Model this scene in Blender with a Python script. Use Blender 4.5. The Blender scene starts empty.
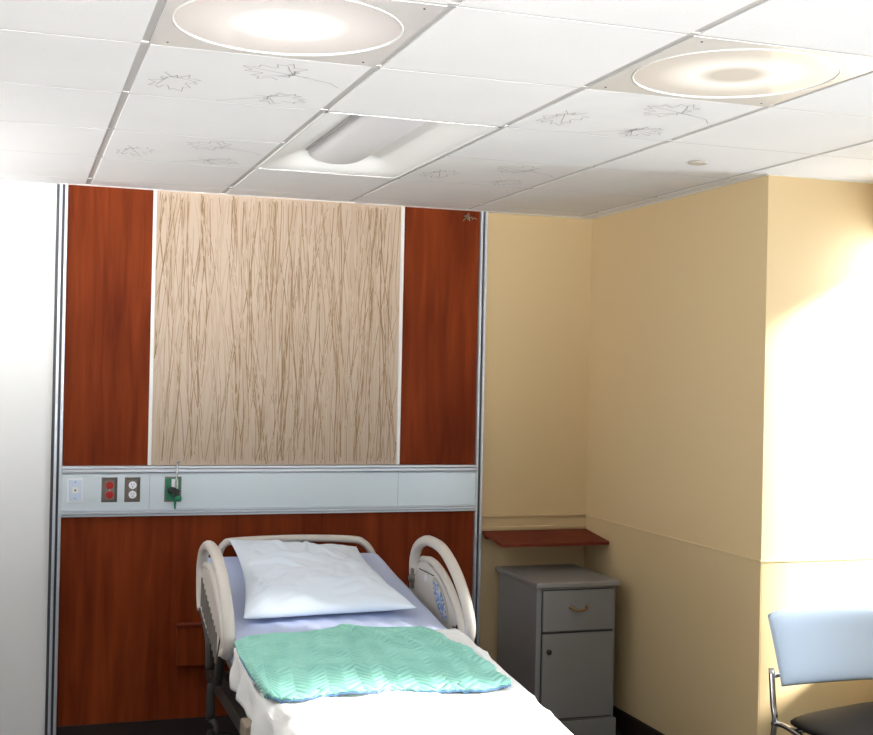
import bpy, bmesh, math, random
from mathutils import Vector, Matrix, noise
random.seed(7)
SC = bpy.context.scene
COL = SC.collection
H = 2.533
PI = math.pi

# ------------------------------------------------------------------ materials
def mat(name, color, rough=.5, metal=0., spec=.5, coat=0., bump=None, var=None, emit=None, sheen=0., alpha=1., trans=0.):
    """color linear rgb; bump=(scale,strength); var=(scale,amount,stretch)"""
    m = bpy.data.materials.new(name); m.use_nodes = True
    nt = m.node_tree; N = nt.nodes; L = nt.links
    b = N['Principled BSDF']
    b.inputs['Base Color'].default_value = (*color, 1)
    b.inputs['Roughness'].default_value = rough
    b.inputs['Metallic'].default_value = metal
    b.inputs['Specular IOR Level'].default_value = spec
    b.inputs['Coat Weight'].default_value = coat
    b.inputs['Sheen Weight'].default_value = sheen
    b.inputs['Transmission Weight'].default_value = trans
    if emit:
        b.inputs['Emission Color'].default_value = (*emit[0], 1); b.inputs['Emission Strength'].default_value = emit[1]
    tc = N.new('ShaderNodeTexCoord')
    if var:
        sc, am, st = var
        mp = N.new('ShaderNodeMapping'); mp.inputs['Scale'].default_value = st
        nz = N.new('ShaderNodeTexNoise'); nz.inputs['Scale'].default_value = sc; nz.inputs['Detail'].default_value = 5
        mx = N.new('ShaderNodeMix'); mx.data_type = 'RGBA'
        mx.inputs[6].default_value = (*[c*(1-am) for c in color], 1)
        mx.inputs[7].default_value = (*[min(1, c*(1+am)) for c in color], 1)
        L.new(tc.outputs['Object'], mp.inputs[0]); L.new(mp.outputs[0], nz.inputs['Vector'])
        rp = N.new('ShaderNodeMapRange'); rp.inputs[1].default_value = .3; rp.inputs[2].default_value = .7
        L.new(nz.outputs['Fac'], rp.inputs[0]); L.new(rp.outputs[0], mx.inputs[0]); L.new(mx.outputs[2], b.inputs['Base Color'])
    if bump:
        nz2 = N.new('ShaderNodeTexNoise'); nz2.inputs['Scale'].default_value = bump[0]; nz2.inputs['Detail'].default_value = 3
        bp = N.new('ShaderNodeBump'); bp.inputs['Strength'].default_value = bump[1]; bp.inputs['Distance'].default_value = .004
        L.new(tc.outputs['Object'], nz2.inputs['Vector']); L.new(nz2.outputs['Fac'], bp.inputs['Height']); L.new(bp.outputs[0], b.inputs['Normal'])
    return m

def wood(name, c1, c2, rough=.3):
    m = bpy.data.materials.new(name); m.use_nodes = True
    nt = m.node_tree; N = nt.nodes; L = nt.links; b = N['Principled BSDF']
    b.inputs['Roughness'].default_value = rough; b.inputs['Specular IOR Level'].default_value = .04
    tc = N.new('ShaderNodeTexCoord'); mp = N.new('ShaderNodeMapping'); mp.inputs['Scale'].default_value = (14, 14, 1.1)
    n1 = N.new('ShaderNodeTexNoise'); n1.inputs['Scale'].default_value = 1.6; n1.inputs['Detail'].default_value = 7; n1.inputs['Distortion'].default_value = .5
    mp2 = N.new('ShaderNodeMapping'); mp2.inputs['Scale'].default_value = (2.2, 2.2, .5)
    n2 = N.new('ShaderNodeTexNoise'); n2.inputs['Scale'].default_value = 1.7; n2.inputs['Detail'].default_value = 2
    cr = N.new('ShaderNodeValToRGB'); cr.color_ramp.elements[0].position = .32; cr.color_ramp.elements[0].color = (*c1, 1)
    cr.color_ramp.elements[1].position = .68; cr.color_ramp.elements[1].color = (*c2, 1)
    md = N.new('ShaderNodeMath'); md.operation = 'ADD'; s = N.new('ShaderNodeMath'); s.operation = 'MULTIPLY'; s.inputs[1].default_value = .5
    L.new(tc.outputs['Object'], mp.inputs[0]); L.new(mp.outputs[0], n1.inputs['Vector'])
    L.new(tc.outputs['Object'], mp2.inputs[0]); L.new(mp2.outputs[0], n2.inputs['Vector'])
    L.new(n1.outputs['Fac'], md.inputs[0]); L.new(n2.outputs['Fac'], md.inputs[1]); L.new(md.outputs[0], s.inputs[0])
    L.new(s.outputs[0], cr.inputs[0]); L.new(cr.outputs[0], b.inputs['Base Color'])
    return m

M = {}
M['tile'] = mat('ceiling_tile', (.77, .765, .765), .9, bump=(260, .25), var=(3, .02, (1, 1, 1)))
M['tee'] = mat('ceiling_tee', (.50, .49, .48), .5)
M['ink'] = mat('leaf_line', (.30, .28, .27), .9)
M['cream'] = mat('cream_paint', (.74, .565, .315), .6, bump=(120, .08))
M['guard'] = mat('cream_wall_guard', (.68, .52, .29), .45, bump=(90, .06))
M['pale'] = mat('white_paint', (.86, .86, .85), .6)
M['wood'] = wood('cherry_wood', (.105, .016, .005), (.27, .050, .013), .5)
M['shelfwood'] = wood('cherry_laminate', (.15, .030, .016), (.20, .045, .022), .45)
M['resin'] = mat('reed_panel_resin', (.535, .41, .31), .4, var=(1.2, .05, (1, 1, 1)))
M['reed'] = mat('reed_brown', (.29, .18, .085), .5)
M['reed2'] = mat('reed_tan', (.49, .365, .26), .5)
M['alu'] = mat('brushed_aluminium', (.60, .64, .70), .42, .5, var=(2, .04, (1, 30, 30)))
M['rail'] = mat('rail_face', (.63, .71, .76), .33, .3)
M['rail_joint'] = mat('rail_joint', (.35, .37, .38), .5)
M['white_trim'] = mat('white_trim', (.82, .81, .78), .4)
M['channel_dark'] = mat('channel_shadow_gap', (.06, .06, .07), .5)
M['steel'] = mat('stainless_plate', (.20, .17, .15), .3, .6)
M['red'] = mat('red_socket', (.42, .008, .004), .4)
M['white_pl'] = mat('white_plastic', (.80, .82, .86), .35)
M['black'] = mat('black_plastic', (.012, .012, .013), .4)
M['green'] = mat('oxygen_green', (.01, .19, .09), .4)
M['chrome'] = mat('chrome', (.62, .64, .67), .15, 1.)
M['base'] = mat('dark_baseboard', (.020, .008, .006), .5)
M['floor'] = mat('dark_floor', (.022, .016, .014), .35, var=(4, .3, (1, 1, 1)))
M['greycab'] = mat('grey_cabinet', (.25, .245, .24), .45, bump=(300, .1), var=(3, .06, (1, 1, 1)))
M['greycab2'] = mat('grey_cabinet_top', (.27, .26, .25), .4, bump=(300, .1))
M['brass'] = mat('aged_brass', (.34, .21, .09), .35, 1.)
M['seam'] = mat('dark_seam', (.03, .03, .03), .6)
M['bedpl'] = mat('bed_beige_plastic', (.68, .63, .57), .35)
M['bedpl2'] = mat('bed_panel_plastic', (.52, .47, .41), .4)
M['bedpl3'] = mat('bed_panel_dark_grey', (.20, .18, .16), .5)  # dark grey plastic of the rail latches and outer grille
M['sheet'] = mat('lavender_sheet', (.57, .64, .86), .85, bump=(60, .35))
M['pillow'] = mat('white_pillowcase', (.80, .89, 1.0), .85, bump=(22, .5))
M['blanket'] = mat('white_blanket', (.82, .81, .79), .9, bump=(50, .3))
M['pipe'] = mat('blue_piping', (.13, .24, .45), .8)
M['darkmet'] = mat('bed_dark_metal', (.06, .055, .05), .5, .5)
M['framebeige'] = mat('bed_frame_beige', (.30, .24, .18), .5)
M['chairfab'] = mat('pale_blue_chair_fabric', (.66, .80, .98), .8)
M['seatblk'] = mat('black_seat', (.006, .005, .006), .6, spec=.12)
M['fixture'] = mat('fixture_white', (.80, .80, .79), .45)
M['basket'] = mat('basket_diffuser', (.74, .73, .74), .6)
M['reflector'] = mat('troffer_reflector', (.90, .90, .89), .5)
M['basket_gap'] = mat('basket_gap_grey', (.50, .49, .50), .6)
M['screw'] = mat('screw_dark', (.08, .08, .10), .4, .6)
M['bronze'] = mat('bronze_wire', (.33, .28, .20), .35, 1.)

def green_pad_mat():
    m = bpy.data.materials.new('mint_quilted_pad'); m.use_nodes = True
    nt = m.node_tree; N = nt.nodes; L = nt.links; b = N['Principled BSDF']; b.inputs['Roughness'].default_value = .85
    tc = N.new('ShaderNodeTexCoord'); nz = N.new('ShaderNodeTexNoise'); nz.inputs['Scale'].default_value = 9; nz.inputs['Detail'].default_value = 3
    cr = N.new('ShaderNodeValToRGB'); cr.color_ramp.elements[0].color = (.26, .60, .50, 1); cr.color_ramp.elements[1].color = (.36, .72, .61, 1)
    cr.color_ramp.elements[0].position = .3; cr.color_ramp.elements[1].position = .7
    L.new(tc.outputs['Object'], nz.inputs['Vector']); L.new(nz.outputs['Fac'], cr.inputs[0]); L.new(cr.outputs[0], b.inputs['Base Color'])
    return m
M['mint'] = green_pad_mat()

def keypad_mat():
    m = bpy.data.materials.new('keypad_blue_mottle'); m.use_nodes = True
    nt = m.node_tree; N = nt.nodes; L = nt.links; b = N['Principled BSDF']; b.inputs['Roughness'].default_value = .4
    tc = N.new('ShaderNodeTexCoord'); nz = N.new('ShaderNodeTexVoronoi'); nz.inputs['Scale'].default_value = 85
    cr = N.new('ShaderNodeValToRGB'); cr.color_ramp.interpolation = 'CONSTANT'
    e = cr.color_ramp.elements; e[0].color = (.10, .25, .55, 1); e[1].position = .38; e[1].color = (.62, .62, .66, 1)
    x = e.new(.7); x.color = (.30, .42, .62, 1)
    L.new(tc.outputs['Object'], nz.inputs['Vector']); L.new(nz.outputs['Color'], cr.inputs[0]); L.new(cr.outputs[0], b.inputs['Base Color'])
    return m
M['keypad'] = keypad_mat()

def lens_mat(name, strength, radius, ring=None):
    """polished lens over a lamp: mirror-like coat over a radial lamp glow"""
    m = bpy.data.materials.new(name); m.use_nodes = True
    nt = m.node_tree; N = nt.nodes; L = nt.links; out = N['Material Output']; b = N['Principled BSDF']
    b.inputs['Base Color'].default_value = (.86, .86, .86, 1); b.inputs['Roughness'].default_value = .3
    tc = N.new('ShaderNodeTexCoord'); ln = N.new('ShaderNodeVectorMath'); ln.operation = 'LENGTH'
    L.new(tc.outputs['Object'], ln.inputs[0])
    cr = N.new('ShaderNodeValToRGB'); e = cr.color_ramp.elements
    mr = N.new('ShaderNodeMapRange'); mr.inputs[1].default_value = 0; mr.inputs[2].default_value = radius
    L.new(ln.outputs['Value'], mr.inputs[0]); L.new(mr.outputs[0], cr.inputs[0])
    if ring:
        e[0].position = ring*.55; e[0].color = (.25, .25, .25, 1); e[1].position = 1; e[1].color = (.26, .26, .28, 1)
        x = e.new(ring); x.color = (1, 1, 1, 1); x = e.new(min(.95, ring*1.9)); x.color = (.35, .35, .35, 1)
    else:
        e[0].position = .15; e[0].color = (1, 1, 1, 1); e[1].position = 1; e[1].color = (.16, .16, .17, 1)
        x = e.new(.55); x.color = (.34, .34, .34, 1)
    L.new(cr.outputs[0], b.inputs['Emission Color']); b.inputs['Emission Strength'].default_value = strength
    g = N.new('ShaderNodeBsdfGlossy'); g.inputs['Roughness'].default_value = .05; g.inputs['Color'].default_value = (.97, .97, .97, 1)
    mx = N.new('ShaderNodeMixShader'); mx.inputs[0].default_value = .6
    L.new(b.outputs[0], mx.inputs[1]); L.new(g.outputs[0], mx.inputs[2]); L.new(mx.outputs[0], out.inputs['Surface'])
    return m

# ------------------------------------------------------------------ mesh helpers
def box(bm, x0, x1, y0, y1, z0, z1, bev=0., seg=2, mi=0):
    vs = [bm.verts.new((x, y, z)) for x in (x0, x1) for y in (y0, y1) for z in (z0, z1)]
    fs = []
    for q in ((0, 1, 3, 2), (4, 6, 7, 5), (0, 4, 5, 1), (2, 3, 7, 6), (0, 2, 6, 4), (1, 5, 7, 3)):
        f = bm.faces.new([vs[i] for i in q]); f.material_index = mi; fs.append(f)
    if bev > 0:
        es = list({e for f in fs for e in f.edges})
        r = bmesh.ops.bevel(bm, geom=es, offset=bev, segments=seg, profile=.5, affect='EDGES')
        for f in r['faces']: f.material_index = mi
    return vs

def lathe(bm, prof, n=24, c=(0, 0, 0), mi=0, ax='z'):
    rings = []
    for r, h in prof:
        ring = []
        for i in range(n):
            a = 2*PI*i/n; p = (r*math.cos(a), r*math.sin(a), h)
            if ax == 'y': p = (p[0], p[2], p[1])
            if ax == 'x': p = (p[2], p[0], p[1])
            ring.append(bm.verts.new((c[0]+p[0], c[1]+p[1], c[2]+p[2])))
        rings.append(ring)
    for a, b in zip(rings, rings[1:]):
        for i in range(n):
            f = bm.faces.new((a[i], a[(i+1) % n], b[(i+1) % n], b[i])); f.material_index = mi; f.smooth = True
    for ring in (rings[0], rings[-1]):
        f = bm.faces.new(ring); f.material_index = mi

def smooth_path(pts, k=6, closed=False):
    P = [Vector(p) for p in pts]; out = []; n = len(P)
    rng = range(n) if closed else range(n-1)
    for i in rng:
        p0 = P[(i-1) % n] if closed or i > 0 else P[0]*2-P[1]
        p1 = P[i]; p2 = P[(i+1) % n]
        p3 = P[(i+2) % n] if closed or i+2 < n else P[-1]*2-P[-2]
        for j in range(k):
            t = j/k
            out.append(.5*((2*p1)+(-p0+p2)*t+(2*p0-5*p1+4*p2-p3)*t*t+(-p0+3*p1-3*p2+p3)*t**3))
    if not closed: out.append(P[-1])
    return out

def tube(bm, pts, r, n=10, closed=False, squash=None, mi=0, k=6, smooth=True):
    """sweep along pts; squash=(rx, rother): x-axis radius vs in-plane radius for paths in the YZ plane"""
    P = smooth_path(pts, k, closed) if smooth else [Vector(p) for p in pts]
    rings = []; m = len(P); prev = None
    for i, p in enumerate(P):
        if closed: t = P[(i+1) % m]-P[i-1]
        else: t = P[min(i+1, m-1)]-P[max(i-1, 0)]
        t.normalize()
        if prev is None:
            a = Vector((1, 0, 0)) if abs(t.x) < .9 else Vector((0, 0, 1))
            a = (a-t*a.dot(t)).normalized()
        else:
            a = (prev-t*prev.dot(t)).normalized()
        prev = a; b = t.cross(a)
        ra = rb = r(i/(m-1)) if callable(r) else r
        if squash: ra, rb = squash
        rings.append([bm.verts.new(p+a*ra*math.cos(2*PI*j/n)+b*rb*math.sin(2*PI*j/n)) for j in range(n)])
    pairs = list(zip(rings, rings[1:]))
    if closed: pairs.append((rings[-1], rings[0]))
    for a, b in pairs:
        for j in range(n):
            f = bm.faces.new((a[j], a[(j+1) % n], b[(j+1) % n], b[j])); f.smooth = True; f.material_index = mi
    if not closed:
        for ring in (rings[0], rings[-1]):
            f = bm.faces.new(ring); f.material_index = mi

def prism_x(bm, yz, x0, x1, bev=0., mi=0):
    a = [bm.verts.new((x0, y, z)) for y, z in yz]; b = [bm.verts.new((x1, y, z)) for y, z in yz]
    fs = [bm.faces.new(a), bm.faces.new(b)]
    n = len(yz)
    for i in range(n): fs.append(bm.faces.new((a[i], a[(i+1) % n], b[(i+1) % n], b[i])))
    for f in fs: f.material_index = mi
    if bev:
        es = list(set(fs[0].edges) | set(fs[1].edges))
        bmesh.ops.bevel(bm, geom=es, offset=bev, segments=2, profile=.5, affect='EDGES')

def grid(bm, nu, nv, f, mi=0, smooth=True):
    V = [[bm.verts.new(f(i/nu, j/nv)) for j in range(nv+1)] for i in range(nu+1)]
    for i in range(nu):
        for j in range(nv):
            q = bm.faces.new((V[i][j], V[i+1][j], V[i+1][j+1], V[i][j+1])); q.smooth = smooth; q.material_index = mi
    return V

def obj(name, bm, m, parent=None, origin=None):
    """link bm (built in world coordinates) as one mesh object"""
    bmesh.ops.recalc_face_normals(bm, faces=bm.faces)
    me = bpy.data.meshes.new(name)
    o = bpy.data.objects.new(name, me); COL.objects.link(o)
    wo = Vector(origin) if origin else Vector((0, 0, 0))
    if origin: bmesh.ops.translate(bm, verts=bm.verts, vec=-wo)
    bm.to_mesh(me); bm.free()
    for mm in (m if isinstance(m, (list, tuple)) else [m]): me.materials.append(mm)
    o.location = wo
    if parent:
        o.parent = parent
        pw = Vector(parent['_w']) if '_w' in parent else Vector((0, 0, 0))
        o.location = wo-pw
    o['_w'] = tuple(wo)
    return o

def thing(name, label, cat, loc=(0, 0, 0), group=None):
    o = bpy.data.objects.new(name, None); COL.objects.link(o); o.location = loc; o['_w'] = tuple(loc)
    o.empty_display_size = .1
    return tag(o, label, cat, group)

def tag(o, label=None, cat=None, group=None):
    if label: o['label'] = label
    if cat: o['category'] = cat
    if group: o['group'] = group
    return o

def struct(name, bm, m, label=None, cat=None, parent=None):
    o = obj(name, bm, m, parent)
    if parent is None:
        o['kind'] = 'structure'
        tag(o, label, cat)
    return o
B = bmesh.new

def simple_box(name, dims, m, parent=None, bev=.002):
    bm = B(); box(bm, *dims, bev=bev); return obj(name, bm, m, parent)

# ------------------------------------------------------------------ room shell
XP = 2.829      # face of the pier
YA = -1.585      # alcove wall
XW = 3.43       # window wall
XL, YR = -1.6, -7.2
bm = B(); box(bm, XL-.1, XW+.3, YR-.1, .3, -.1, 0); struct('floor', bm, M['floor'], 'dark glossy floor under the bed and nightstand', 'floor')
bm = B(); box(bm, .18, XP+.05, .022, .15, 0, H+.15); struct('wall_back', bm, M['cream'], 'cream painted wall behind the nightstand, right of the wooden headwall', 'wall')
bm = B(); box(bm, XL-.1, .18, .022, .15, 0, H+.15); struct('wall_back_left', bm, M['pale'], 'white painted wall left of the wooden headwall', 'wall')
bm = B(); box(bm, XP, XP+.12, YA+.0005, .15, 0, H+.15); struct('wall_right', bm, M['cream'], 'tan side wall beside the grey nightstand', 'wall')
bm = B(); box(bm, XP+.0005, XW+.2, YA, YA+.12, 0, H+.15); struct('wall_alcove', bm, M['cream'], 'brightly lit cream wall behind the pale blue chair', 'wall')
bm = B(); box(bm, XL-.1, XL, YR-.1, .022, 0, H+.15); struct('wall_left', bm, M['pale'])
bm = B(); box(bm, XL, XW+.2, YR-.1, YR, 0, H+.15); struct('wall_front', bm, M['pale'])
# window wall with two openings
WINS = [(-1.862, -1.605, .71, 2.34), (-4.7, -2.74, .85, 2.15)]
bm = B()
edges_y = [YR, -4.7, -2.74, -1.862, -1.605, YA]
for a_, b_ in ((YR, -4.7), (-2.74, -1.862), (-1.605, YA)): box(bm, XW, XW+.2, a_, b_, 0, H+.15)
for y0, y1, z0, z1 in WINS:
    box(bm, XW, XW+.2, y0, y1, 0, z0); box(bm, XW, XW+.2, y0, y1, z1, H+.15)
struct('wall_window', bm, M['cream'])
for i_, (y0, y1, z0, z1) in enumerate(WINS):
    bm = B(); fw = .02 if i_ == 0 else .05
    box(bm, XW+.10, XW+.16, y0, y1, z0, z0+fw, .004); box(bm, XW+.10, XW+.16, y0, y1, z1-fw, z1, .004)
    for y in ((y0, y1-fw) if i_ == 0 else (y0, (y0+y1)/2-fw/2, y1-fw)): box(bm, XW+.10, XW+.16, y, y+fw, z0, z1, .004)
    struct('window_%d' % (i_+1), bm, M['white_trim'])

# wall guard sheets (lower wainscot) with their top lip
def guard(name, dims_list, label):
    bm = B()
    for d in dims_list: box(bm, *d, bev=.002)
    struct(name, bm, M['guard'], label, 'wall trim')
guard('trim_1', [(2.236, XP, .016, .022, .1, 1.0), (2.236, XP, .010, .022, .930, .945), (2.236, XP, .006, .022, .992, 1.004)], 'cream wall guard strip with a raised lip above the red wood shelf')
guard('trim_2', [(XP-.006, XP, YA-.006, .016, .1, .995), (XP-.009, XP, YA-.009, .016, .987, .997)], 'tan wall guard sheet on the side wall beside the nightstand')
guard('trim_3', [(XP, XW, YA-.006, YA, .1, .995), (XP, XW, YA-.009, YA, .987, .997)], 'wall guard sheet behind the pale blue chair')
bm = B(); box(bm, 2.246, XP-.012, .004, .022, 0, .1, .002); struct('baseboard_back', bm, M['base'], 'dark baseboard behind the nightstand', 'baseboard')
bm = B(); box(bm, XP-.018, XP, YA-.018, .004, 0, .1, .002); struct('baseboard_right', bm, M['base'], 'dark red-brown baseboard along the side wall', 'baseboard')
bm = B(); box(bm, XP, XW, YA-.018, YA, 0, .1, .002); struct('baseboard_alcove', bm, M['base'], 'dark baseboard behind the chair', 'baseboard')

# ceiling ---------------------------------------------------------------
XA, S = .2975, .61
xs = [XA+S*k for k in range(-4, 7)]
ys = [0.02, -.199]+[-.199-S*k for k in range(1, 12)]
TROF = (2, 4)    # skip tile cells
bm = B()
g = .012
special = {}
for i in range(len(xs)-1):
    for j in range(len(ys)-1):
        xa, xb, ya, yb = xs[i], xs[i+1], ys[j+1], ys[j]
        k = i-4; row = j   # row1: -.199..-.809, row2: -.809..-1.419, row3:-1.419..-2.029, row4: -2.029..-2.639, row5: ..-3.249
        if k == 1 and row in (2, 3): continue
        if k in (0, 2) and row == 5: continue
        if k >= 1 and row == 2 and False: continue
        x0c, x1c = max(xa+g, XL), min(xb-g, XW)
        if k == 4:
            pass
        # clip against the pier
        y0c = ya+.0045; y1c = yb-.0045 if j else yb
        if xb > XP and ya >= YA: x1c = min(x1c, XP)
        if k == 4 and ya < YA < yb:      # this tile wraps the corner of the pier
            box(bm, x0c, XP, YA, y1c, H, H+.018)
            y1c = YA
        elif xa > XP and ya < YA < yb: y1c = YA
        elif xa > XP and ya >= YA: continue
        if x1c-x0c < .03: continue
        box(bm, x0c, x1c, y0c, y1c, H, H+.018, .0008, 1)
ceil = struct('ceiling', bm, M['tile'], 'white suspended tile ceiling above the bed', 'ceiling')
bm = B()
for x in xs: box(bm, x-.0125, x+.0125, YR, .02, H+.004, H+.02)
for y in ys[1:]:
    if abs(y+1.419) < .01:
        box(bm, XL, xs[5], y-.0125, y+.0125, H+.0006, H+.0195); box(bm, xs[6], XW, y-.0125, y+.0125, H+.0006, H+.0195)
    else: box(bm, XL, XW, y-.0125, y+.0125, H+.0006, H+.0195)
box(bm, XL-.1, XW+.2, YR, .15, H+.15, H+.2)
struct('ceiling_grid', bm, M['tee'], parent=ceil)
# perimeter angle
bm = B()
box(bm, .17, XP, -.016, .02, H-.003, H+.002); box(bm, XP-.02, XP, YA, 0, H-.003, H+.002); box(bm, XP-.02, XW, YA-.02, YA, H-.003, H+.002)
struct('perimeter_angle', bm, M['white_trim'], parent=ceil)

# etched maple leaves on the decorated tiles
LEAF = [(0, -.48), (.04, -.2), (.16, -.28), (.14, -.16), (.40, -.22), (.33, -.08), (.5, .06), (.36, .10), (.38, .22), (.22, .14), (.16, .16), (.20, .38), (.10, .33), (0, .52),
        (-.10, .33), (-.20, .38), (-.16, .16), (-.22, .14), (-.38, .22), (-.36, .10), (-.5, .06), (-.33, -.08), (-.40, -.22), (-.14, -.16), (-.16, -.28), (-.04, -.2)]
def leaf_lines(cx, cy, w, h, rot, stem=None):
    out = []; c, s = math.cos(rot), math.sin(rot)
    def T(p):
        x, y = p[0]+random.uniform(-.02, .02), p[1]+random.uniform(-.02, .02)
        x, y = x*c-y*s, x*s+y*c
        return (cx+x*w, cy+y*h)
    pts = [T(p) for p in LEAF]
    i = 0
    while i < len(pts)-1:
        n = random.randint(3, 7); out.append(pts[i:i+n+1]); i += n if random.random() < .8 else n+1
    for tip in ((0, .4), (.36, .06), (-.36, .06), (.22, -.15), (-.22, -.15)):
        if random.random() < .8: out.append([T((0, -.25)), T((tip[0]*.5, -.25+(tip[1]+.25)*.5)), T(tip)])
    if stem: out.append([T((0, -.25))]+stem)
    return out
def ribbon(bm, pts, w, z):
    for (x0, y0), (x1, y1) in zip(pts, pts[1:]):
        d = Vector((x1-x0, y1-y0)); l = d.length
        if l < 1e-5: continue
        n = Vector((-d.y, d.x))/l*w/2
        vs = [bm.verts.new((x0+n.x, y0+n.y, z)), bm.verts.new((x1+n.x, y1+n.y, z)), bm.verts.new((x1-n.x, y1-n.y, z)), bm.verts.new((x0-n.x, y0-n.y, z))]
        bm.faces.new(vs)
for (k, row) in ((0, 4), (0, 2), (2, 4), (2, 2)):
    bm = B(); x0 = XA+S*k; yb = ys[row]   # v measured toward camera (-Y)
    P = lambda u, v: (x0+u*S, yb-v*S)
    ls = []
    if row == 2: vs_ = 1.0
    lv = lambda v: v
    ls += leaf_lines(*P(.19, .36), .25*S, .42*S, -.5)
    ls += leaf_lines(*P(.61, .74), .33*S, .34*S, 1.9, [P(.80, .66), P(.88, .62), P(.94, .54)])
    ls += leaf_lines(*P(.73, .20), .28*S, .28*S, -1.3, [P(.52, .10), P(.44, .03)])
    for l in ls: ribbon(bm, l, .0022, H-.0012)
    bm2 = bmesh.new()
    obj('leaf_outline', bm, M['ink'], ceil); bm2.free()

# ------------------------------------------------------------------ ceiling fixtures
def disc_fixture(k, label, m_lens, strength_ring):
    x0 = XA+S*k; cx = x0+S/2; cy = -2.639-S/2
    t = thing('ceiling_light', label, 'ceiling light', (cx, cy, H), 'round lensed ceiling lights')
    bm = B()   # square plate with round hole
    n = 64; r = .272; hs = S/2-.008
    inner = []; outer = []; top = []
    for i in range(n):
        a = 2*PI*i/n; c, s = math.cos(a), math.sin(a); q = hs/max(abs(c), abs(s))
        inner.append(bm.verts.new((cx+r*c, cy+r*s, H-.001))); outer.append(bm.verts.new((cx+q*c, cy+q*s, H-.001)))
        top.append(bm.verts.new((cx+q*c, cy+q*s, H+.02)))
    for i in range(n):
        j = (i+1) % n
        bm.faces.new((inner[i], inner[j], outer[j], outer[i])); bm.faces.new((outer[i], outer[j], top[j], top[i]))
    obj('face_plate', bm, M['plate'], t)
    bm = B(); tube(bm, [(cx+(r)*math.cos(2*PI*i/48), cy+(r)*math.sin(2*PI*i/48), H-.001) for i in range(48)], .0022, 6, closed=True, smooth=False)
    obj('rim', bm, M['fixture'], t)
    bm = B(); rr = [(0.272, .0015), (.2, .0055), (.1, .0085), (.001, .0095)]
    lathe(bm, [(a, h) for a, h in rr], 64, (cx, cy, H-.0015))
    o = obj('lens', bm, m_lens, t, (cx, cy, H)); o['label'] = 'polished round lens'
    for a in (1.4, 4.3, 2.7):
        bm = B(); lathe(bm, [(.004, 0), (.004, -.003), (.002, -.004)], 10, (cx+.20*math.cos(a), cy+.20*math.sin(a), H+.004))
        obj('screw', bm, M['screw'], t)
    for sx, sy in ((-1, 1), (1, 1), (1, -1), (-1, -1)):
        bm = B(); lathe(bm, [(.003, 0), (.003, -.001), (.002, -.002)], 10, (cx+sx*.255, cy+sy*.262, H-.001))
        obj('corner_screw', bm, M['screw'], t)
M['plate'] = mat('fixture_plate_gloss', (.70, .69, .68), .22, coat=.3)
disc_fixture(0, 'bright round ceiling light above the left half of the bed, nearest the viewer', lens_mat('lens_bright', 2.4, .27), 0)
disc_fixture(2, 'round ceiling light at right with a glowing ring and a cream reflection', lens_mat('lens_ring', 1.25, .26, .42), 1)

# troffer
tx0, tx1, ty0, ty1 = XA+S+.008, XA+2*S-.008, -2.029+.008, -.809-.008
t = thing('ceiling_troffer', 'unlit rectangular ceiling light with a grey curved basket diffuser', 'ceiling light', ((tx0+tx1)/2, (ty0+ty1)/2, H))
def sstep(a, b, x):
    x = max(0, min(1, (x-a)/(b-a))); return x*x*(3-2*x)
def tro(u, v):
    x = tx0+(tx1-tx0)*u; y = ty0+(ty1-ty0)*v
    e = min(sstep(.0, .30, u), sstep(0, .30, 1-u)); ee = min(sstep(0, .02, v), sstep(0, .16, 1-v))
    return (x, y, H+.001+.062*e*ee)
bm = B(); grid(bm, 48, 60, tro); obj('reflector', bm, M['reflector'], t)
bm = B()
cx = (tx0+tx1)/2
def bas(u, v):
    a = PI*u; v2 = v
    ly = -1.99+(1.10)*v2
    endr = 1-sstep(.90, 1.0, v)**2*.75 if v < 1 else .15
    return (cx-.118*math.cos(a)*endr, ly, H+.060-.046*math.sin(a)*endr)
grid(bm, 18, 40, bas); obj('basket', bm, M['basket'], t)
bm = B(); box(bm, tx0, tx0+.008, ty0, ty1, H-.002, H+.006); box(bm, tx1-.008, tx1, ty0, ty1, H-.002, H+.006)
box(bm, tx0, tx1, ty0, ty0+.008, H-.002, H+.006); box(bm, tx0, tx1, ty1-.008, ty1, H-.002, H+.006)
obj('troffer_frame', bm, M['fixture'], t)
bm = B(); box(bm, cx-.136, cx-.130, -1.99, -1.02, H+.052, H+.064); obj('basket_gap', bm, M['basket_gap'], t)

bm = B(); lathe(bm, [(.034, 0), (.036, -.002), (.036, -.007), (.03, -.009)], 28, (2.433, -1.715, H))
tag(obj('sprinkler_cover', bm, M['bedpl2']), 'small round sprinkler cover on the ceiling near the side wall', 'sprinkler cover')

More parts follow.
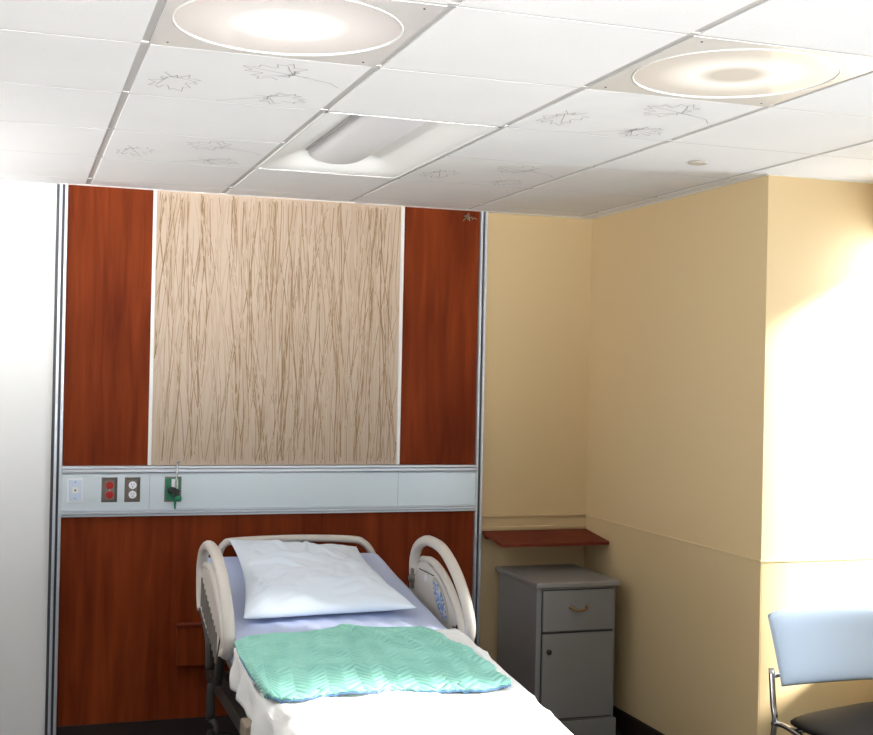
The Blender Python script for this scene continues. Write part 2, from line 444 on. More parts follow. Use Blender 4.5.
# ------------------------------------------------------------------ headwall
def panel(name, dims, m, label, cat='wall panel', group=None):
    bm = B(); box(bm, *dims, bev=.0015); return tag(obj(name, bm, m), label, cat, group)
panel('wood_panel', (.214, .590, 0, .02, 1.262, H-.002), M['wood'], 'upper cherry wood wall panel left of the reed panel')
panel('wood_panel', (1.802, 2.197, 0, .02, 1.262, H-.002), M['wood'], 'upper cherry wood wall panel right of the reed panel')
panel('wood_panel', (.214, 2.197, 0, .02, .085, 1.028), M['wood'], 'wide dark cherry wood wall panel below the metal rail, behind the bed')
rp = panel('reed_panel', (.606, 1.786, .002, .02, 1.262, H-.002), M['resin'], 'beige decorative panel patterned with thin brown upright reeds')
for nm, cnt, mt, wd, sd in (('reed_pattern', 300, 'reed', .0044, 3), ('pale_reed_pattern', 260, 'reed2', .0085, 9)):
    rnd = random.Random(sd); bm = B()
    for i in range(cnt):
        x = rnd.uniform(.612, 1.78); zc = rnd.uniform(1.0, 2.8); L_ = rnd.uniform(.45, 1.15)
        lean = rnd.gauss(0, .07); curv = rnd.gauss(0, .035); pts = []
        w = wd*rnd.uniform(.5, 1.2)
        for q in range(25):
            s_ = q/24-.5; z = zc+s_*L_; xx = x+lean*s_*L_*1.2+curv*(s_*s_)*L_*2+.004*math.sin(s_*9+i)
            pts.append((xx, z, w*(1-.7*abs(s_)*2*.6)))
        y = .002-.0006-rnd.random()*.0012
        prev = None
        for (xx, z, ww) in pts:
            if z < 1.264 or z > H-.004 or xx < .609 or xx > 1.783: prev = None; continue
            cur = (bm.verts.new((xx-ww/2, y, z)), bm.verts.new((xx+ww/2, y, z)))
            if prev: bm.faces.new((prev[0], prev[1], cur[1], cur[0]))
            prev = cur
    for v in [v for v in bm.verts if not v.link_faces]: bm.verts.remove(v)
    obj(nm, bm, M[mt], rp)
def vtrim(n, x0, x1, z0, z1, label):
    bm = B(); box(bm, x0, x1, -.006, .02, z0, z1, .002); struct('trim_%d' % n, bm, M['white_trim'], label, 'trim')
vtrim(4, .590, .606, 1.262, H-.002, 'thin white vertical trim at the left edge of the reed panel')
vtrim(5, 1.786, 1.802, 1.262, H-.002, 'thin white vertical trim at the right edge of the reed panel')
def channel(x0, label, n=3):
    t = thing('aluminium_channel', label, 'wall channel', (x0+.02, 0, 0))
    w = .036
    bm = B()
    box(bm, x0, x0+.012, -.018, .021, .0, H-.002, .002); box(bm, x0+.023, x0+w, -.018, .021, .0, H-.002, .002)
    obj('extrusion', bm, M['alu'], t)
    bm = B(); box(bm, x0+.012, x0+.023, -.004, .02, 0, H-.003); obj('slot', bm, M['channel_dark'], t)
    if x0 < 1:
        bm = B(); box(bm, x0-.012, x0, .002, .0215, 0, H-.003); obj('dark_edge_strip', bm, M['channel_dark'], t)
channel(2.199, 'tall aluminium channel at the right edge of the wood headwall')
channel(.176, 'tall aluminium channel at the far left edge of the wood headwall')

# rail
t = thing('equipment_rail', 'horizontal brushed metal rail crossing the headwall above the bed', 'wall rail', (1.2, 0, 1.02))
bm = B(); box(bm, .212, 2.199, -.012, .02, 1.05, 1.222); box(bm, .212, 2.199, -.0125, -.012, 1.05, 1.222); obj('rail_face', bm, M['rail'], t)
bm = B()
for z0, z1, d in ((1.222, 1.229, .020), (1.231, 1.246, .030), (1.248, 1.260, .024), (1.055, 1.062, .020), (1.042, 1.053, .030), (1.030, 1.040, .024)):
    box(bm, .212, 2.199, -d, .02, z0, z1, .0025)
obj('rail_moulding', bm, M['alu'], t)
for x in (.600, 1.794):
    bm = B(); box(bm, x-.001, x+.001, -.0131, -.0125, 1.05, 1.222); obj('joint_line', bm, M['rail_joint'], t)

YF = -.0128
def plate(name, x0, x1, m, label, cat, bev=.006, d=.006):
    t = thing(name, label, cat, ((x0+x1)/2, YF, 1.095))
    bm = B(); box(bm, x0, x1, YF-d, YF+.0002, 1.095, 1.208, bev, 2); obj('cover_plate', bm, m, t)
    return t
t = plate('data_socket', .236, .306, M['white_pl'], 'pale grey wall plate with a small square white jack, leftmost on the metal rail', 'wall socket', .002)
bm = B(); box(bm, .243, .299, YF-.008, YF-.006, 1.104, 1.199, .001); obj('insert', bm, mat('insert_blue_white', (.60, .70, .85), .4), t)
bm = B(); box(bm, .258, .284, YF-.011, YF-.008, 1.138, 1.166, .001); j = obj('jack', bm, M['white_trim'], t)
bm = B(); lathe(bm, [(.004, 0), (.004, -.002)], 12, (.271, YF-.0105, 1.152), ax='y'); obj('jack_hole', bm, M['black'], j)
for z in (1.115, 1.189):
    bm = B(); lathe(bm, [(.003, 0), (.003, -.001)], 8, (.271, YF-.008, z), ax='y'); obj('screw', bm, M['steel'], t)
def duplex(x0, x1, m_face, label):
    t = thing('power_socket', label, 'wall socket', ((x0+x1)/2, YF, 1.095))
    bm = B(); cx = (x0+x1)/2   # stainless plate with wide bevelled sides
    zs_ = (1.095, 1.208); a = [(x0, YF, zs_[0]), (x1, YF, zs_[0]), (x1, YF, zs_[1]), (x0, YF, zs_[1])]
    b = [(x0+.014, YF-.012, zs_[0]+.012), (x1-.014, YF-.012, zs_[0]+.012), (x1-.014, YF-.012, zs_[1]-.012), (x0+.014, YF-.012, zs_[1]-.012)]
    va = [bm.verts.new(p) for p in a]; vb = [bm.verts.new(p) for p in b]; bm.faces.new(vb); bm.faces.new(va)
    for i in range(4): bm.faces.new((va[i], va[(i+1) % 4], vb[(i+1) % 4], vb[i]))
    obj('cover_plate', bm, M['steel'], t)
    for dz in (-.0215, .0215):
        bm = B(); lathe(bm, [(.0175, 0), (.0175, -.003), (.016, -.004)], 24, (cx, YF-.0119, 1.1515+dz), ax='y')
        o = obj('outlet', bm, m_face, t)
        bm = B()
        for dx in (-.006, .006): box(bm, cx+dx-.001, cx+dx+.001, YF-.0166, YF-.0158, 1.1515+dz, 1.1515+dz+.008)
        lathe(bm, [(.0026, 0), (.0026, -.001)], 8, (cx, YF-.0157, 1.1515+dz-.007), ax='y')
        obj('slots', bm, M['black'], o)
    bm = B(); lathe(bm, [(.003, 0), (.003, -.001)], 8, (cx, YF-.0119, 1.1515), ax='y'); obj('screw', bm, M['chrome'], t)
duplex(.386, .456, M['red'], 'stainless power socket with two red outlets on the metal rail')
duplex(.488, .558, M['white_pl'], 'stainless power socket with two white outlets on the metal rail')
# oxygen outlet
t = thing('oxygen_outlet', 'green medical gas outlet with a flowmeter on the metal rail', 'gas outlet', (.706, YF, 1.095))
bm = B(); box(bm, .668, .744, YF-.008, YF+.0002, 1.094, 1.210, .002); obj('cover_plate', bm, M['steel'], t)
bm = B(); box(bm, .673, .739, YF-.011, YF-.008, 1.100, 1.204, .001); obj('green_face', bm, M['green'], t)
bm = B(); box(bm, .698, .728, YF-.013, YF-.010, 1.155, 1.200, .001); obj('white_label_area', bm, M['white_pl'], t)
bm = B(); tube(bm, [(.700, YF-.012, 1.150), (.700, YF-.05, 1.150)], .015, 12); tube(bm, [(.683, YF-.03, 1.150), (.733, YF-.045, 1.140)], .012, 12)
tube(bm, [(.716, YF-.05, 1.150), (.716, YF-.05, 1.115)], .012, 12); obj('flowmeter_body', bm, M['black'], t)
bm = B(); tube(bm, [(.712, YF-.05, 1.155), (.716, YF-.05, 1.22), (.719, YF-.05, 1.275), (.727, YF-.055, 1.283)], .005, 8); obj('flow_tube', bm, M['chrome'], t)
bm = B(); lathe(bm, [(.013, 0), (.016, .01), (.012, .022)], 14, (.725, YF-.06, 1.105)); obj('green_knob', bm, M['green'], t)
bm = B(); tube(bm, [(.712, YF-.05, 1.118), (.711, YF-.05, 1.065)], lambda s: .008-.004*s, 10); obj('nozzle', bm, M['green'], t)
# wire hook
bm = B(); y = -.012
tube(bm, [(2.105, y, 2.478), (2.118, y, 2.492), (2.132, y, 2.516), (2.136, y, 2.490), (2.139, y, 2.478)], .0028, 6)
tube(bm, [(2.110, y, 2.500), (2.122, y, 2.503), (2.134, y-.01, 2.492), (2.146, y-.01, 2.497), (2.152, y, 2.487), (2.162, y, 2.494), (2.176, y, 2.490)], .0028, 6)
tube(bm, [(2.132, .001, 2.49), (2.132, -.014, 2.49)], .0035, 6)
tag(obj('wire_hook', bm, M['bronze']), 'tiny twisted bronze wire hook at the top of the right wood panel', 'hook')
# bumper on the wall
t = thing('wall_bumper', 'dark wooden bumper block low on the headwall, left behind the bed rail', 'bumper', (.86, 0, .34))
bm = B(); box(bm, .735, .985, -.06, -.0005, .34, .52, .004); obj('block', bm, M['wood'], t)
bm = B(); box(bm, .730, .990, -.066, -.0005, .52, .532, .003); obj('cap', bm, M['shelfwood'], t)
bm = B(); box(bm, .214, 2.197, -.004, .02, 0, .085, .002); struct('baseboard_headwall', bm, M['base'], 'black baseboard under the wood headwall', 'baseboard')

# ------------------------------------------------------------------ folding shelf
t = thing('wall_shelf', 'reddish wood shelf mounted in the corner above the grey nightstand', 'shelf', (2.53, 0, .9))
bm = B(); vs = []
def shelf_corner(x, y, z0): return (x, y, z0)
a = [(2.247, .004), (2.822, .004), (2.822, -.262), (2.812, -.27), (2.257, -.27), (2.247, -.262)]
top = [bm.verts.new((x, y, .925+y*.11)) for x, y in a]; bot = [bm.verts.new((x, y,   .909+y*.11)) for x, y in a]
fs = [bm.faces.new(top), bm.faces.new(bot)]
for i in range(6): bm.faces.new((top[i], top[(i+1) % 6], bot[(i+1) % 6], bot[i]))
obj('shelf_board', bm, M['shelfwood'], t)
bm = B(); box(bm, 2.26, 2.81, -.03, .012, .888, .905, .002); obj('wall_cleat', bm, M['shelfwood'], t)

# ------------------------------------------------------------------ nightstand
t = thing('nightstand', 'dark grey bedside cabinet with one drawer and one door, in the corner', 'cabinet', (2.54, -.3, 0))
nx0, nx1, ny0, ny1 = 2.326, 2.735, -.515, -.03
bm = B(); box(bm, nx0, nx1, ny0, ny1, .095, .722, .003); obj('body', bm, M['greycab'], t)
bm = B(); box(bm, nx0-.008, nx1+.01, ny0-.012, ny1+.01, 0, .095, .004); obj('plinth', bm, M['greycab'], t)
bm = B(); box(bm, nx0-.010, nx1+.016, ny0-.022, ny1+.025, .722, .748, .007, 3); obj('top', bm, M['greycab2'], t)
bm = B(); box(bm, nx0+.03, nx1-.018, ny0-.014, ny0+.001, .519, .708, .003); dr = obj('drawer', bm, M['greycab'], t)
bm = B(); box(bm, nx0+.026, nx1-.014, ny0-.003, ny0-.0005, .515, .712); box(bm, nx0+.026, nx1-.014, ny0-.003, ny0-.0005, .104, .513); obj('reveal_gap', bm, M['seam'], t)
bm = B(); cxh = (nx0+nx1)/2+.006
tube(bm, [(cxh-.042, ny0-.013, .630), (cxh-.036, ny0-.030, .625), (cxh-.02, ny0-.036, .618), (cxh+.02, ny0-.036, .618), (cxh+.036, ny0-.030, .625), (cxh+.042, ny0-.013, .630)], .0055, 8)
for sx in (-1, 1): lathe(bm, [(.009, 0), (.009, -.003), (.005, -.005)], 12, (cxh+sx*.042, ny0-.0135, .630), ax='y')
obj('handle', bm, M['brass'], dr)
bm = B(); box(bm, nx0+.03, nx1-.018, ny0-.014, ny0+.001, .110, .507, .003); dd = obj('door', bm, M['greycab'], t)
bm = B(); lathe(bm, [(.006, 0), (.006, -.012), (.012, -.016), (.013, -.022), (.008, -.027)], 16, (nx0+.056, ny0-.0135, .428), ax='y'); obj('knob', bm, M['darkmet'], dd)

# ------------------------------------------------------------------ hospital bed
PY = [-2.75, -2.34, -2.06, -1.74, -1.43, -1.07, -.735, -.18, 0]
PZ = [.55, .592, .630, .664, .694, .724, .772, .860, .885]
def zs(y):
    for (a, za), (b, zb) in zip(zip(PY, PZ), list(zip(PY, PZ))[1:]):
        if a <= y <= b: return za+(zb-za)*(y-a)/(b-a)
    return PZ[0] if y < PY[0] else PZ[-1]
def zsm(y): return sum(zs(y+d) for d in (-.12, -.06, 0, .06, .12))/5
MX0, MX1 = .800, 1.665
MY0, MY1 = -2.38, -.15
bed = thing('hospital_bed', 'hospital bed with beige side rails and raised head section under the rail', 'bed', (1.24, -1.25, 0))
# mattress
bm = B()
prof = []
r = .045
nseg = 5
def section(y, shrink=0):
    zt = zsm(y); zb = zt-.15; x0, x1 = MX0+shrink, MX1-shrink; pts = []
    for cxx, czz, a0 in ((x1-r, zt-shrink-r, 0), (x0+r, zt-shrink-r, PI/2), (x0+r, zb+shrink+r, PI), (x1-r, zb+shrink+r, 1.5*PI)):
        for q in range(nseg+1):
            a = a0+PI/2*q/nseg; pts.append((cxx+r*math.cos(a), y, czz+r*math.sin(a)))
    # subdivide top
    i = nseg+1
    tops = [(pts[nseg][0]+(pts[nseg+1][0]-pts[nseg][0])*k/30, y, pts[nseg][2]) for k in range(1, 30)]
    pts = pts[:nseg+1]+tops+pts[nseg+1:]
    out = []
    for p in pts:
        v = Vector(p)
        w = noise.noise(Vector((v.x*5, v.y*4, 1.3)))*.006+abs(noise.noise(Vector((v.x*3+v.y*2, v.y*15, 7))))*.003
        if -1.35 < v.y: w += .006*math.sin(v.x*60+4*noise.noise(v*3))*sstep(-1.35, -1.2, v.y)*sstep(-.95, -1.15, v.y) if v.z > zt-.02 else 0
        out.append((v.x, v.y, v.z+w))
    return out
ysn = [MY0+(MY1-MY0)*k/110 for k in range(111)]
secs = [section(MY0, .03)]+[section(y) for y in ysn[1:-1]]+[section(MY1, .012)]
secs = [[(p[0], MY0-.0, p[2]) for p in section(MY0+.001, .035)]]+[section(MY0+.015, .008)]+[section(y) for y in ysn[2:-2]]+[section(MY1-.02, .006), section(MY1, .03)]
rings = [[bm.verts.new(p) for p in s] for s in secs]
for a, b in zip(rings, rings[1:]):
    for i in range(len(a)):
        f = bm.faces.new((a[i], a[(i+1) % len(a)], b[(i+1) % len(a)], b[i])); f.smooth = True
bm.faces.new(rings[0]); bm.faces.new(rings[-1])
mo = obj('mattress', bm, M['sheet'], bed); mo['label'] = 'mattress in a pale lavender sheet'
# deck under the mattress
bm = B()
def deck(u, v):
    y = MY0+.05+(MY1-MY0-.08)*v; return (MX0+.02+(MX1-MX0-.04)*u, y, zsm(y)-.15)
Vt = grid(bm, 2, 30, deck)
r_ = bmesh.ops.extrude_face_region(bm, geom=list(bm.faces)); bmesh.ops.translate(bm, verts=[v for v in r_['geom'] if isinstance(v, bmesh.types.BMVert)], vec=(0, 0, -.045))
obj('deck', bm, M['framebeige'], bed)
# headboard grab bar
bm = B()
yb = -.105
tube(bm, [(.905, yb, .55), (.905, yb, .78), (.912, yb, .86), (.935, yb, .905), (.985, yb, .918), (1.25, yb, .925), (1.53, yb, .915), (1.60, yb, .895), (1.645, yb, .84), (1.655, yb, .78), (1.655, yb, .55)], .017, 12, squash=(.017, .020))
obj('headboard_bar', bm, M['bedpl'], bed)
bm = B(); box(bm, .95, 1.61, -.118, -.092, .52, .80, .01); obj('headboard_panel', bm, M['bedpl2'], bed)
bm = B(); box(bm, .86, 1.61, -2.46, -2.43, .30, .53, .012); obj('footboard', bm, M['bedpl'], bed)
# chassis
bm = B()
for x in (.88, 1.58): box(bm, x-.025, x+.025, -2.3, -.15, .30, .36, .005)
for y in (-2.2, -1.2, -.3): box(bm, .88, 1.58, y-.03, y+.03, .30, .36, .005)
obj('chassis', bm, M['darkmet'], bed)
for y in (-1.75, -.65):
    for x in (.92, 1.54):
        bm = B(); tube(bm, [(x, y, .34), (x, y-.12, .52)], .02, 8); obj('lift_arm', bm, M['darkmet'], bed)
bm = B(); box(bm, .745, .81, -1.80, -1.68, .33, .54, .01); obj('side_bracket', bm, M['framebeige'], bed)
bm = B(); box(bm, .78, .84, -2.2, -1.80, .36, .44, .01); obj('side_arm', bm, M['framebeige'], bed)
for x in (.85, 1.61):
    for y in (-2.2, -.35):
        bm = B(); tube(bm, [(x, y, .33), (x, y, .17)], .02, 10); tube(bm, [(x, y, .17), (x+.02, y-.03, .15), (x+.02, y-.04, .1)], .014, 8); cs = obj('leg', bm, M['darkmet'], bed)
        bm = B(); lathe(bm, [(.055, -.018), (.066, -.012), (.066, .012), (.055, .018)], 24, (x-.0, y-.04, .066), ax='x'); obj('caster', bm, M['black'], cs)
# side rails
def side_rail(x, sgn, name_label):
    """sgn=+1: outside is +X"""
    t_ = B()
    # hoop
    hoop = [(x, -.585, .70), (x, -.555, .75), (x, -.540, .83), (x, -.545, .885), (x, -.590, .942), (x, -.690, .980), (x, -.80, .988), (x, -.93, .975), (x, -1.06, .925), (x, -1.17, .855), (x, -1.25, .775), (x, -1.275, .705), (x, -1.245, .660), (x, -1.19, .648)]
    tube(t_, hoop, .026, 14, squash=(.023, .023))
    rail = obj('side_rail', t_, M['bedpl'], bed); rail['label'] = name_label
    # inner shell: body below the hand hole
    yz = [(-.575, .74), (-.585, .80), (-.64, .872), (-.72, .898), (-.80, .888), (-.90, .868), (-1.0, .828), (-1.10, .765), (-1.16, .695), (-1.165, .648), (-1.12, .62), (-1.0, .618), (-.82, .655), (-.68, .69)]
    yz = [(p.y, p.z) for p in smooth_path([(0, a, b) for a, b in yz], 4, True)]
    bm = B(); prism_x(bm, yz, x-.014, x+.014, .005); o1 = obj('rail_panel', bm, M['bedpl'], rail)
    # connecting web towards the hoop (front arm)
    for path in ([(x, -.60, .70), (x, -.72, .66), (x, -.80, .60), (x, -.82, .50)], [(x, -1.16, .70), (x, -1.10, .62), (x, -1.04, .50)]):
        bm = B(); tube(bm, path, .018, 8); obj('rail_hinge', bm, M['darkmet'], rail)
    bm = B()
    # raised ridge between hole and panel
    tube(bm, [(x, -.66, .895), (x, -.80, .905), (x, -.95, .868), (x, -1.08, .80), (x, -1.17, .71), (x, -1.18, .66)], .02, 10, squash=(.017, .016))
    obj('rail_ridge', bm, M['bedpl'], rail)
    xi = x-sgn*.014
    for q, (mm, sx, nm) in enumerate(((M['bedpl2'], 1.18, 'keypad_bezel'), (M['keypad'], 1., 'keypad'))):
        bm = B(); n = 40; ring = []; off = -sgn*(.004+.003*q)
        cy_, cz_ = -.955, .768; dy, dz = .62, .78    # direction (down toward foot)
        for i in range(n):
            a = 2*PI*i/n; u = .105*sx*math.cos(a); v = .036*(1.12 if q == 0 else 1)*sx*math.sin(a)
            yy = cy_-(.80*u)-.60*v; zz = cz_-(.60*u)+.80*v
            ring.append((yy, zz))
        prism_x(bm, ring, xi, xi+off, 0); obj(nm, bm, mm, rail)
    bm = B(); lathe(bm, [(.017, 0), (.017, -sgn*.004), (.013, -sgn*.006)], 20, (xi, -.76, .83), ax='x'); obj('round_button', bm, M['white_pl'], rail)
    bm = B(); box(bm, min(xi, xi-sgn*.002), max(xi, xi-sgn*.002), -.86, -.66, .853, .857); obj('seam_line', bm, M['seam'], rail)
    for (yy, zz, l) in ((-.575, .80, .045), (-1.135, .662, .035)):
        bm = B(); lathe(bm, [(.008, -.016), (.020, -.010), (.020, .010), (.008, .016)], 16, (xi-sgn*.006, yy, zz), ax='x'); box(bm, min(xi, xi-sgn*.012), max(xi, xi-sgn*.012), yy-.012, yy+.012, zz-l, zz+l, .004)
        obj('rail_latch', bm, M['bedpl3'], rail)
    # outer grille
    xo = x+sgn*.014
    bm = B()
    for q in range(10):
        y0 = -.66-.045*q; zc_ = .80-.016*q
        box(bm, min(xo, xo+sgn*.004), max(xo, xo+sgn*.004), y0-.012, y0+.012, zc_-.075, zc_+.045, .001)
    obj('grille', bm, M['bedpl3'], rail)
side_rail(1.717, 1, 'right side rail with a blue mottled keypad')
side_rail(.771, -1, 'left side rail seen from outside')

# ------------------------------------------------------------------ white foot sheet draped over the mattress
def sheet_pt(u, v):
    # v: 0 (head edge) .. 1 (foot); u across, s = arclength
    y = -1.33+(-2.62+1.33)*v
    wob = noise.noise(Vector((u*2.5, v*5, 3)))*.02
    drop = .118+.018*math.sin(v*17+1)+.018*noise.noise(Vector((v*6, 2, 0)))
    dropr = .15
    W = MX1-MX0+.03; tot = drop+W+dropr; s = u*tot
    zt = zsm(max(y, -2.40))+.010
    fold = 0
    if s < drop:
        d = drop-s; fold = .017*math.sin(v*34+1.5*math.sin(v*9))*min(1, d/.07)+.010*noise.noise(Vector((v*22, d*14, 6)))*min(1, d/.05)
        flare = .022*sstep(-.02, .12, d)*sstep(.05, .35, v)
        x = MX0-.018-flare-fold*1.; z = zt-.018-d; z = z
        z += .004*math.sin(v*40)
    elif s < drop+W:
        x = MX0-.015+(s-drop); z = zt
        e = min(s-drop, drop+W-s); z -= .022*(1-sstep(0, .05, e))
        z += .007*noise.noise(Vector((x*5, y*6, 0)))+.004*noise.noise(Vector((x*14, y*8, 4)))
        ridge = noise.noise(Vector((x*3+y*5, y*2, 8))); z += .014*max(0, 1-abs(ridge)*9)
        z += .012*math.sin(v*34+1.5*math.sin(v*9))*(1-sstep(0, .10, s-drop))
    else:
        d = s-drop-W; fold = .018*math.sin(v*30+1)*min(1, d/.07)
        x = MX1+.018+.025*d/.15+fold; z = zt-.018-d
    return Vector((x, y+wob*.3, z))
bm = B(); grid(bm, 90, 110, sheet_pt)
fs_ = obj('white_bed_sheet', bm, M['blanket']); tag(fs_, 'white sheet crumpled over the foot of the bed, hanging down its sides', 'bed sheet')
so = fs_.modifiers.new('thickness', 'SOLIDIFY'); so.thickness = .004; so.offset = 1

# ------------------------------------------------------------------ mint quilted pad
def pad_edge_interp(pts, t):
    n = len(pts)-1; i = min(int(t*n), n-1); f = t*n-i
    return Vector(pts[i])*(1-f)+Vector(pts[i+1])*f
back = smooth_path([(.778, -1.345, 0), (.90, -1.315, 0), (1.03, -1.30, 0), (1.15, -1.275, 0), (1.22, -1.26, 0), (1.30, -1.29, 0), (1.40, -1.30, 0), (1.495, -1.305, 0), (1.515, -1.38, 0)], 6)
front = smooth_path([(.792, -1.90, 0), (.80, -1.945, 0), (.90, -1.965, 0), (1.03, -1.95, 0), (1.15, -1.95, 0), (1.25, -1.955, 0), (1.37, -1.975, 0), (1.47, -1.995, 0), (1.60, -1.965, 0)], 6)
def lin(path, t):
    n = len(path)-1; i = min(int(t*n), n-1); f = t*n-i; return path[i]*(1-f)+path[i+1]*f
def pad_pt(u, v):
    a = lin(back, u); b = lin(front, u); p = a*(1-v)+b*v
    # side outlines
    p.x += -.012*math.sin(PI*v)*(1-u)+(.045*math.sin(PI*v)+.010*math.sin(v*21))*u**4
    p.y += .006*math.sin(u*25)*(1 if v > .95 else 0)
    x, y = p.x, p.y
    z = zsm(y)+.024
    z += .008*noise.noise(Vector((x*4, y*5, 11)))+.004*noise.noise(Vector((x*12, y*10, 1)))
    # quilting chevrons
    q = (v*21+1.4*abs(((u*9) % 1)*2-1)*1.0)
    z += .0088*abs(math.sin(PI*q))**.6
    # big crease near the back centre
    dx, dy = x-1.24, y+1.34; d1 = abs(dx*.80+(dy)*.55); along = (-dx*.55+dy*.8)
    z += .022*math.exp(-(d1/.018)**2)*math.exp(-((dy+.06)/.11)**2)
    d2 = abs((x-1.40)*.94+(y+1.50)*.30); z += .014*math.exp(-(d2/.014)**2)*math.exp(-((y+1.47)/.08)**2)
    d3 = abs((x-1.1)*.2+(y+1.73)*.97); z += .010*math.exp(-(d3/.03)**2)*math.exp(-((x-1.05)/.2)**2)
    e = 1-v
    z -= .006*(1-sstep(0, .04, e))+.006*(1-sstep(0, .04, v))
    z -= .014*(1-sstep(0, .05, u))
    if x > 1.60: z -= .25*(x-1.60)
    return Vector((x, y, z))
bm = B(); grid(bm, 200, 150, pad_pt)
pad = obj('quilted_pad', bm, M['mint']); tag(pad, 'mint green quilted pad laid across the middle of the bed', 'bed pad')
so = pad.modifiers.new('thickness', 'SOLIDIFY'); so.thickness = .008; so.offset = 1
bm = B()
edge = [pad_pt(0, k/20)+Vector((-.002, 0, -.001)) for k in range(6, 20)]+[pad_pt(k/60, 1)+Vector((0, -.003, -.001)) for k in range(0, 61)]
tube(bm, edge, .0028, 6, smooth=False); obj('blue_piping', bm, M['pipe'], pad)

# ------------------------------------------------------------------ pillow
c00 = Vector((.940, -.185, .918)); c10 = Vector((1.535, -.215, .875)); c01 = Vector((.845, -1.135, .742)); c11 = Vector((1.555, -1.095, .748))
pbm = B()
def pil(side):
    def f(u, v):
        p = (c00*(1-u)+c10*u)*(1-v)+(c01*(1-u)+c11*u)*v
        # sides pulled in between the corners
        su, sv = 2*u-1, 2*v-1
        p.x -= su*.035*(1-sv*sv); p.y += sv*.045*(1-su*su)
        b = max(0, (1-abs(su)**3.2))**.55*max(0, (1-abs(sv)**3.2))**.55
        base = zsm(p.y)+.012
        w = noise.noise(Vector((u*4, v*5, 2)))*.012+noise.noise(Vector((u*9, v*7, 5)))*.007+abs(noise.noise(Vector((u*7+v*3, v*11, 3))))*.012
        # drawn creases from the upper edge
        for (u0, v0, a_, l_, am) in ((.36, .16, .25, .12, .010), (.55, .12, -.3, .15, .010), (.15, .45, 1.35, .2, .014), (.40, .36, 1.5, .22, .016), (.3, .50, 1.2, .15, .014), (.72, .3, .7, .2, .010), (.62, .62, -.4, .12, .010), (.12, .75, .4, .12, .012)):
            du, dv = u-u0, v-v0; al = du*math.sin(a_)+dv*math.cos(a_); ac = du*math.cos(a_)-dv*math.sin(a_)
            w += am*math.exp(-(ac/.022)**2)*math.exp(-(al/l_)**2)
        if side > 0: z = p.z+.020+(.030+.040*v)*b+w*min(1, b*2)
        else: z = max(base, p.z+.018-.05*b)
        z = max(z, base+(.004 if side > 0 else 0))
        if b < 1e-6: z = max(p.z+.02, base+.002)
        return Vector((p.x, p.y, z))
    return f
grid(pbm, 90, 90, pil(1)); grid(pbm, 90, 90, pil(-1))
bmesh.ops.remove_doubles(pbm, verts=pbm.verts, dist=.0012)
tag(obj('pillow', pbm, M['pillow']), 'white pillow lying on the raised head end of the bed', 'pillow')

# ------------------------------------------------------------------ visitor chair
ch = thing('visitor_chair', 'chair with pale blue padded back, black seat and chrome frame by the bright wall', 'chair', (3.02, -2.02, 0))
cx_, cy_ = 3.01, -1.86
w2 = .285
def back_pt(front):
    def f(u, v):
        # u across, v up ; rounded, slightly wrapped
        su, sv = 2*u-1, 2*v-1
        def sup(a, p): return abs(a)**p
        halfw = .262+.028*v
        x = cx_+su*halfw
        z = .566+.272*v
        if v > .5: z -= .014*sup(su, 12)*(v-.5)*2
        z += .008*(1-su*su)*(v > .5)*(v-.5)*2
        b = (max(0, 1-sup(su, 8)))**.5*(max(0, 1-sup(sv, 6)))**.5
        y = cy_+.02*(su*su)*-1+.02-.06*(-v)+(-.035 if front else .012)*b
        return Vector((x, y, z))
    return f
bm = B(); grid(bm, 40, 26, back_pt(True)); grid(bm, 40, 26, back_pt(False)); bmesh.ops.remove_doubles(bm, verts=bm.verts, dist=.001)
for v in bm.verts: pass
o = obj('backrest', bm, M['chairfab'], ch); o['label'] = 'pale blue padded backrest'
bm = B()
def seat_pt(top):
    def f(u, v):
        a = 2*PI*u; r = v; n = 5.0
        c, s = math.cos(a), math.sin(a)
        k = (abs(c)**n+abs(s)**n)**(-1/n)
        x = c*k*.255*r; y = s*k*.235*r
        z = .452+(.020*(1-r**4)**.5 if top else -.024*(1-r**4)**.5)
        return Vector((cx_-.03+x, cy_-.225+y+.10*x, z+.012+.06*x))
    return f
grid(bm, 48, 12, seat_pt(True)); grid(bm, 48, 12, seat_pt(False)); bmesh.ops.remove_doubles(bm, verts=bm.verts, dist=.0008)
o = obj('seat', bm, M['seatblk'], ch); o['label'] = 'glossy black seat'
for s_ in (-1, 1):
    x = cx_+s_*.284
    bm = B(); tube(bm, [(x, cy_+.035, .63), (x, cy_+.02, .50), (x-s_*.003, cy_+.012, .42), (x+s_*.004, cy_+.05, .22), (x+s_*.01, cy_+.10, .012)], .0115, 12); obj('leg', bm, M['chrome'], ch)
    bm = B(); tube(bm, [(x, cy_-.43, .40), (x, cy_-.44, .30), (x+s_*.01, cy_-.47, .012)], .0115, 12); obj('leg', bm, M['chrome'], ch)
    bm = B(); tube(bm, [(x, cy_+.02, .425), (x-s_*.01, cy_-.04, .43), (x-s_*.02, cy_-.2, .412), (x-s_*.01, cy_-.36, .41), (x, cy_-.43, .40)], .010, 10); obj('seat_rail', bm, M['chrome'], ch)
for yy, zz in ((-.05, .412), (-.4, .405)):
    bm = B(); tube(bm, [(cx_-.25, cy_+yy, zz), (cx_+.25, cy_+yy, zz)], .010, 8); obj('cross_bar', bm, M['chrome'], ch)
for s_ in (-1, 1):
    bm = B(); tube(bm, [(cx_+s_*.284, cy_+.03, .60), (cx_+s_*.20, cy_+.055, .60)], .009, 8); obj('back_mount', bm, M['chrome'], ch)

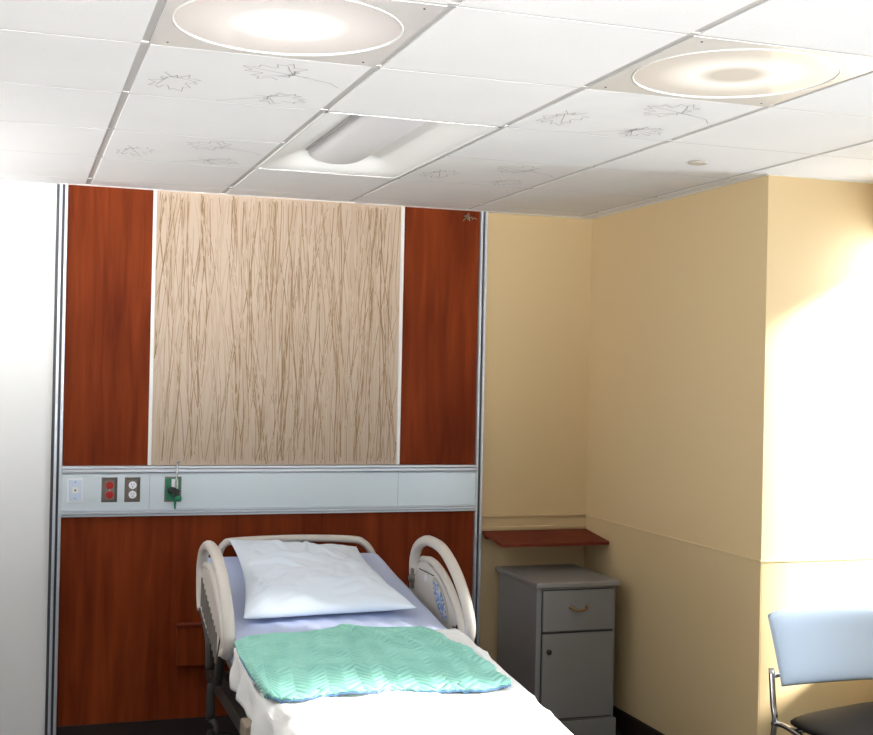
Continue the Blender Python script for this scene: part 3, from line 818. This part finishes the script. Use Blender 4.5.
# ------------------------------------------------------------------ light
def area(name, loc, rot, sx, sy, power, color):
    l = bpy.data.lights.new(name, 'AREA'); l.shape = 'RECTANGLE'; l.size = sx; l.size_y = sy; l.energy = power; l.color = color
    o = bpy.data.objects.new(name, l); COL.objects.link(o); o.location = loc; o.rotation_euler = rot; return o
# daylight entering window_1 (the opening in the window wall)
for y0, y1, z0, z1, pw in ((*WINS[0], 12), (*WINS[1], 46)):
    area('window_daylight', (XW+.19, (y0+y1)/2, (z0+z1)/2), (0, math.radians(72), 0), z1-z0, y1-y0, pw, (.78, .89, 1.0))
# added fill light behind the viewer to brighten the ceiling and upper headwall
up = area('rear_fill', (.4, YR+.25, 1.50), (PI/2+math.radians(17), 0, 0), 3.4, .3, 36, (1., .98, .95))
up.data.spread = math.radians(42)
# second added fill light, unseen left of the view, lifts the far ceiling
up2 = area('side_fill', (-1.45, -.8, 1.95), (0, PI+math.radians(42), 0), .25, 1.3, 25, (1., .98, .96))
up2.data.spread = math.radians(130)
sun = bpy.data.lights.new('sun', 'SUN'); sun.energy = 27; sun.angle = math.radians(8); sun.color = (1., .97, .93)
so_ = bpy.data.objects.new('sun', sun); COL.objects.link(so_)
d = Vector((-1, .35, -.56)).normalized()
so_.rotation_euler = d.to_track_quat('-Z', 'Y').to_euler(); so_.location = (6, -3, 4)
w = bpy.data.worlds.new('World'); SC.world = w; w.use_nodes = True
w.node_tree.nodes['Background'].inputs[0].default_value = (.85, .93, 1, 1); w.node_tree.nodes['Background'].inputs[1].default_value = 1.5

# ------------------------------------------------------------------ camera
yaw, pitch, roll, F = .325163, .005219, .021013, 1251.285
f = Vector((math.sin(yaw)*math.cos(pitch), math.cos(yaw)*math.cos(pitch), math.sin(pitch)))
rr = Vector((math.cos(yaw), -math.sin(yaw), 0)); uu = rr.cross(f)
c, k = math.cos(roll), math.sin(roll)
R_ = c*rr+k*uu; U_ = -k*rr+c*uu
cam = bpy.data.cameras.new('camera'); cam.sensor_width = 36; cam.lens = F/873*36; cam.clip_start = .02
co = bpy.data.objects.new('camera', cam); COL.objects.link(co)
co.matrix_world = Matrix(((R_.x, U_.x, -f.x, 0), (R_.y, U_.y, -f.y, -5.88627), (R_.z, U_.z, -f.z, 1.71), (0, 0, 0, 1)))
SC.camera = co
vs = SC.view_settings; vs.view_transform = 'Standard'; vs.look = 'None'; vs.gamma = 1; vs.use_curve_mapping = False; vs.exposure = 0.26
for o in bpy.data.objects:
    if '_w' in o: del o['_w']
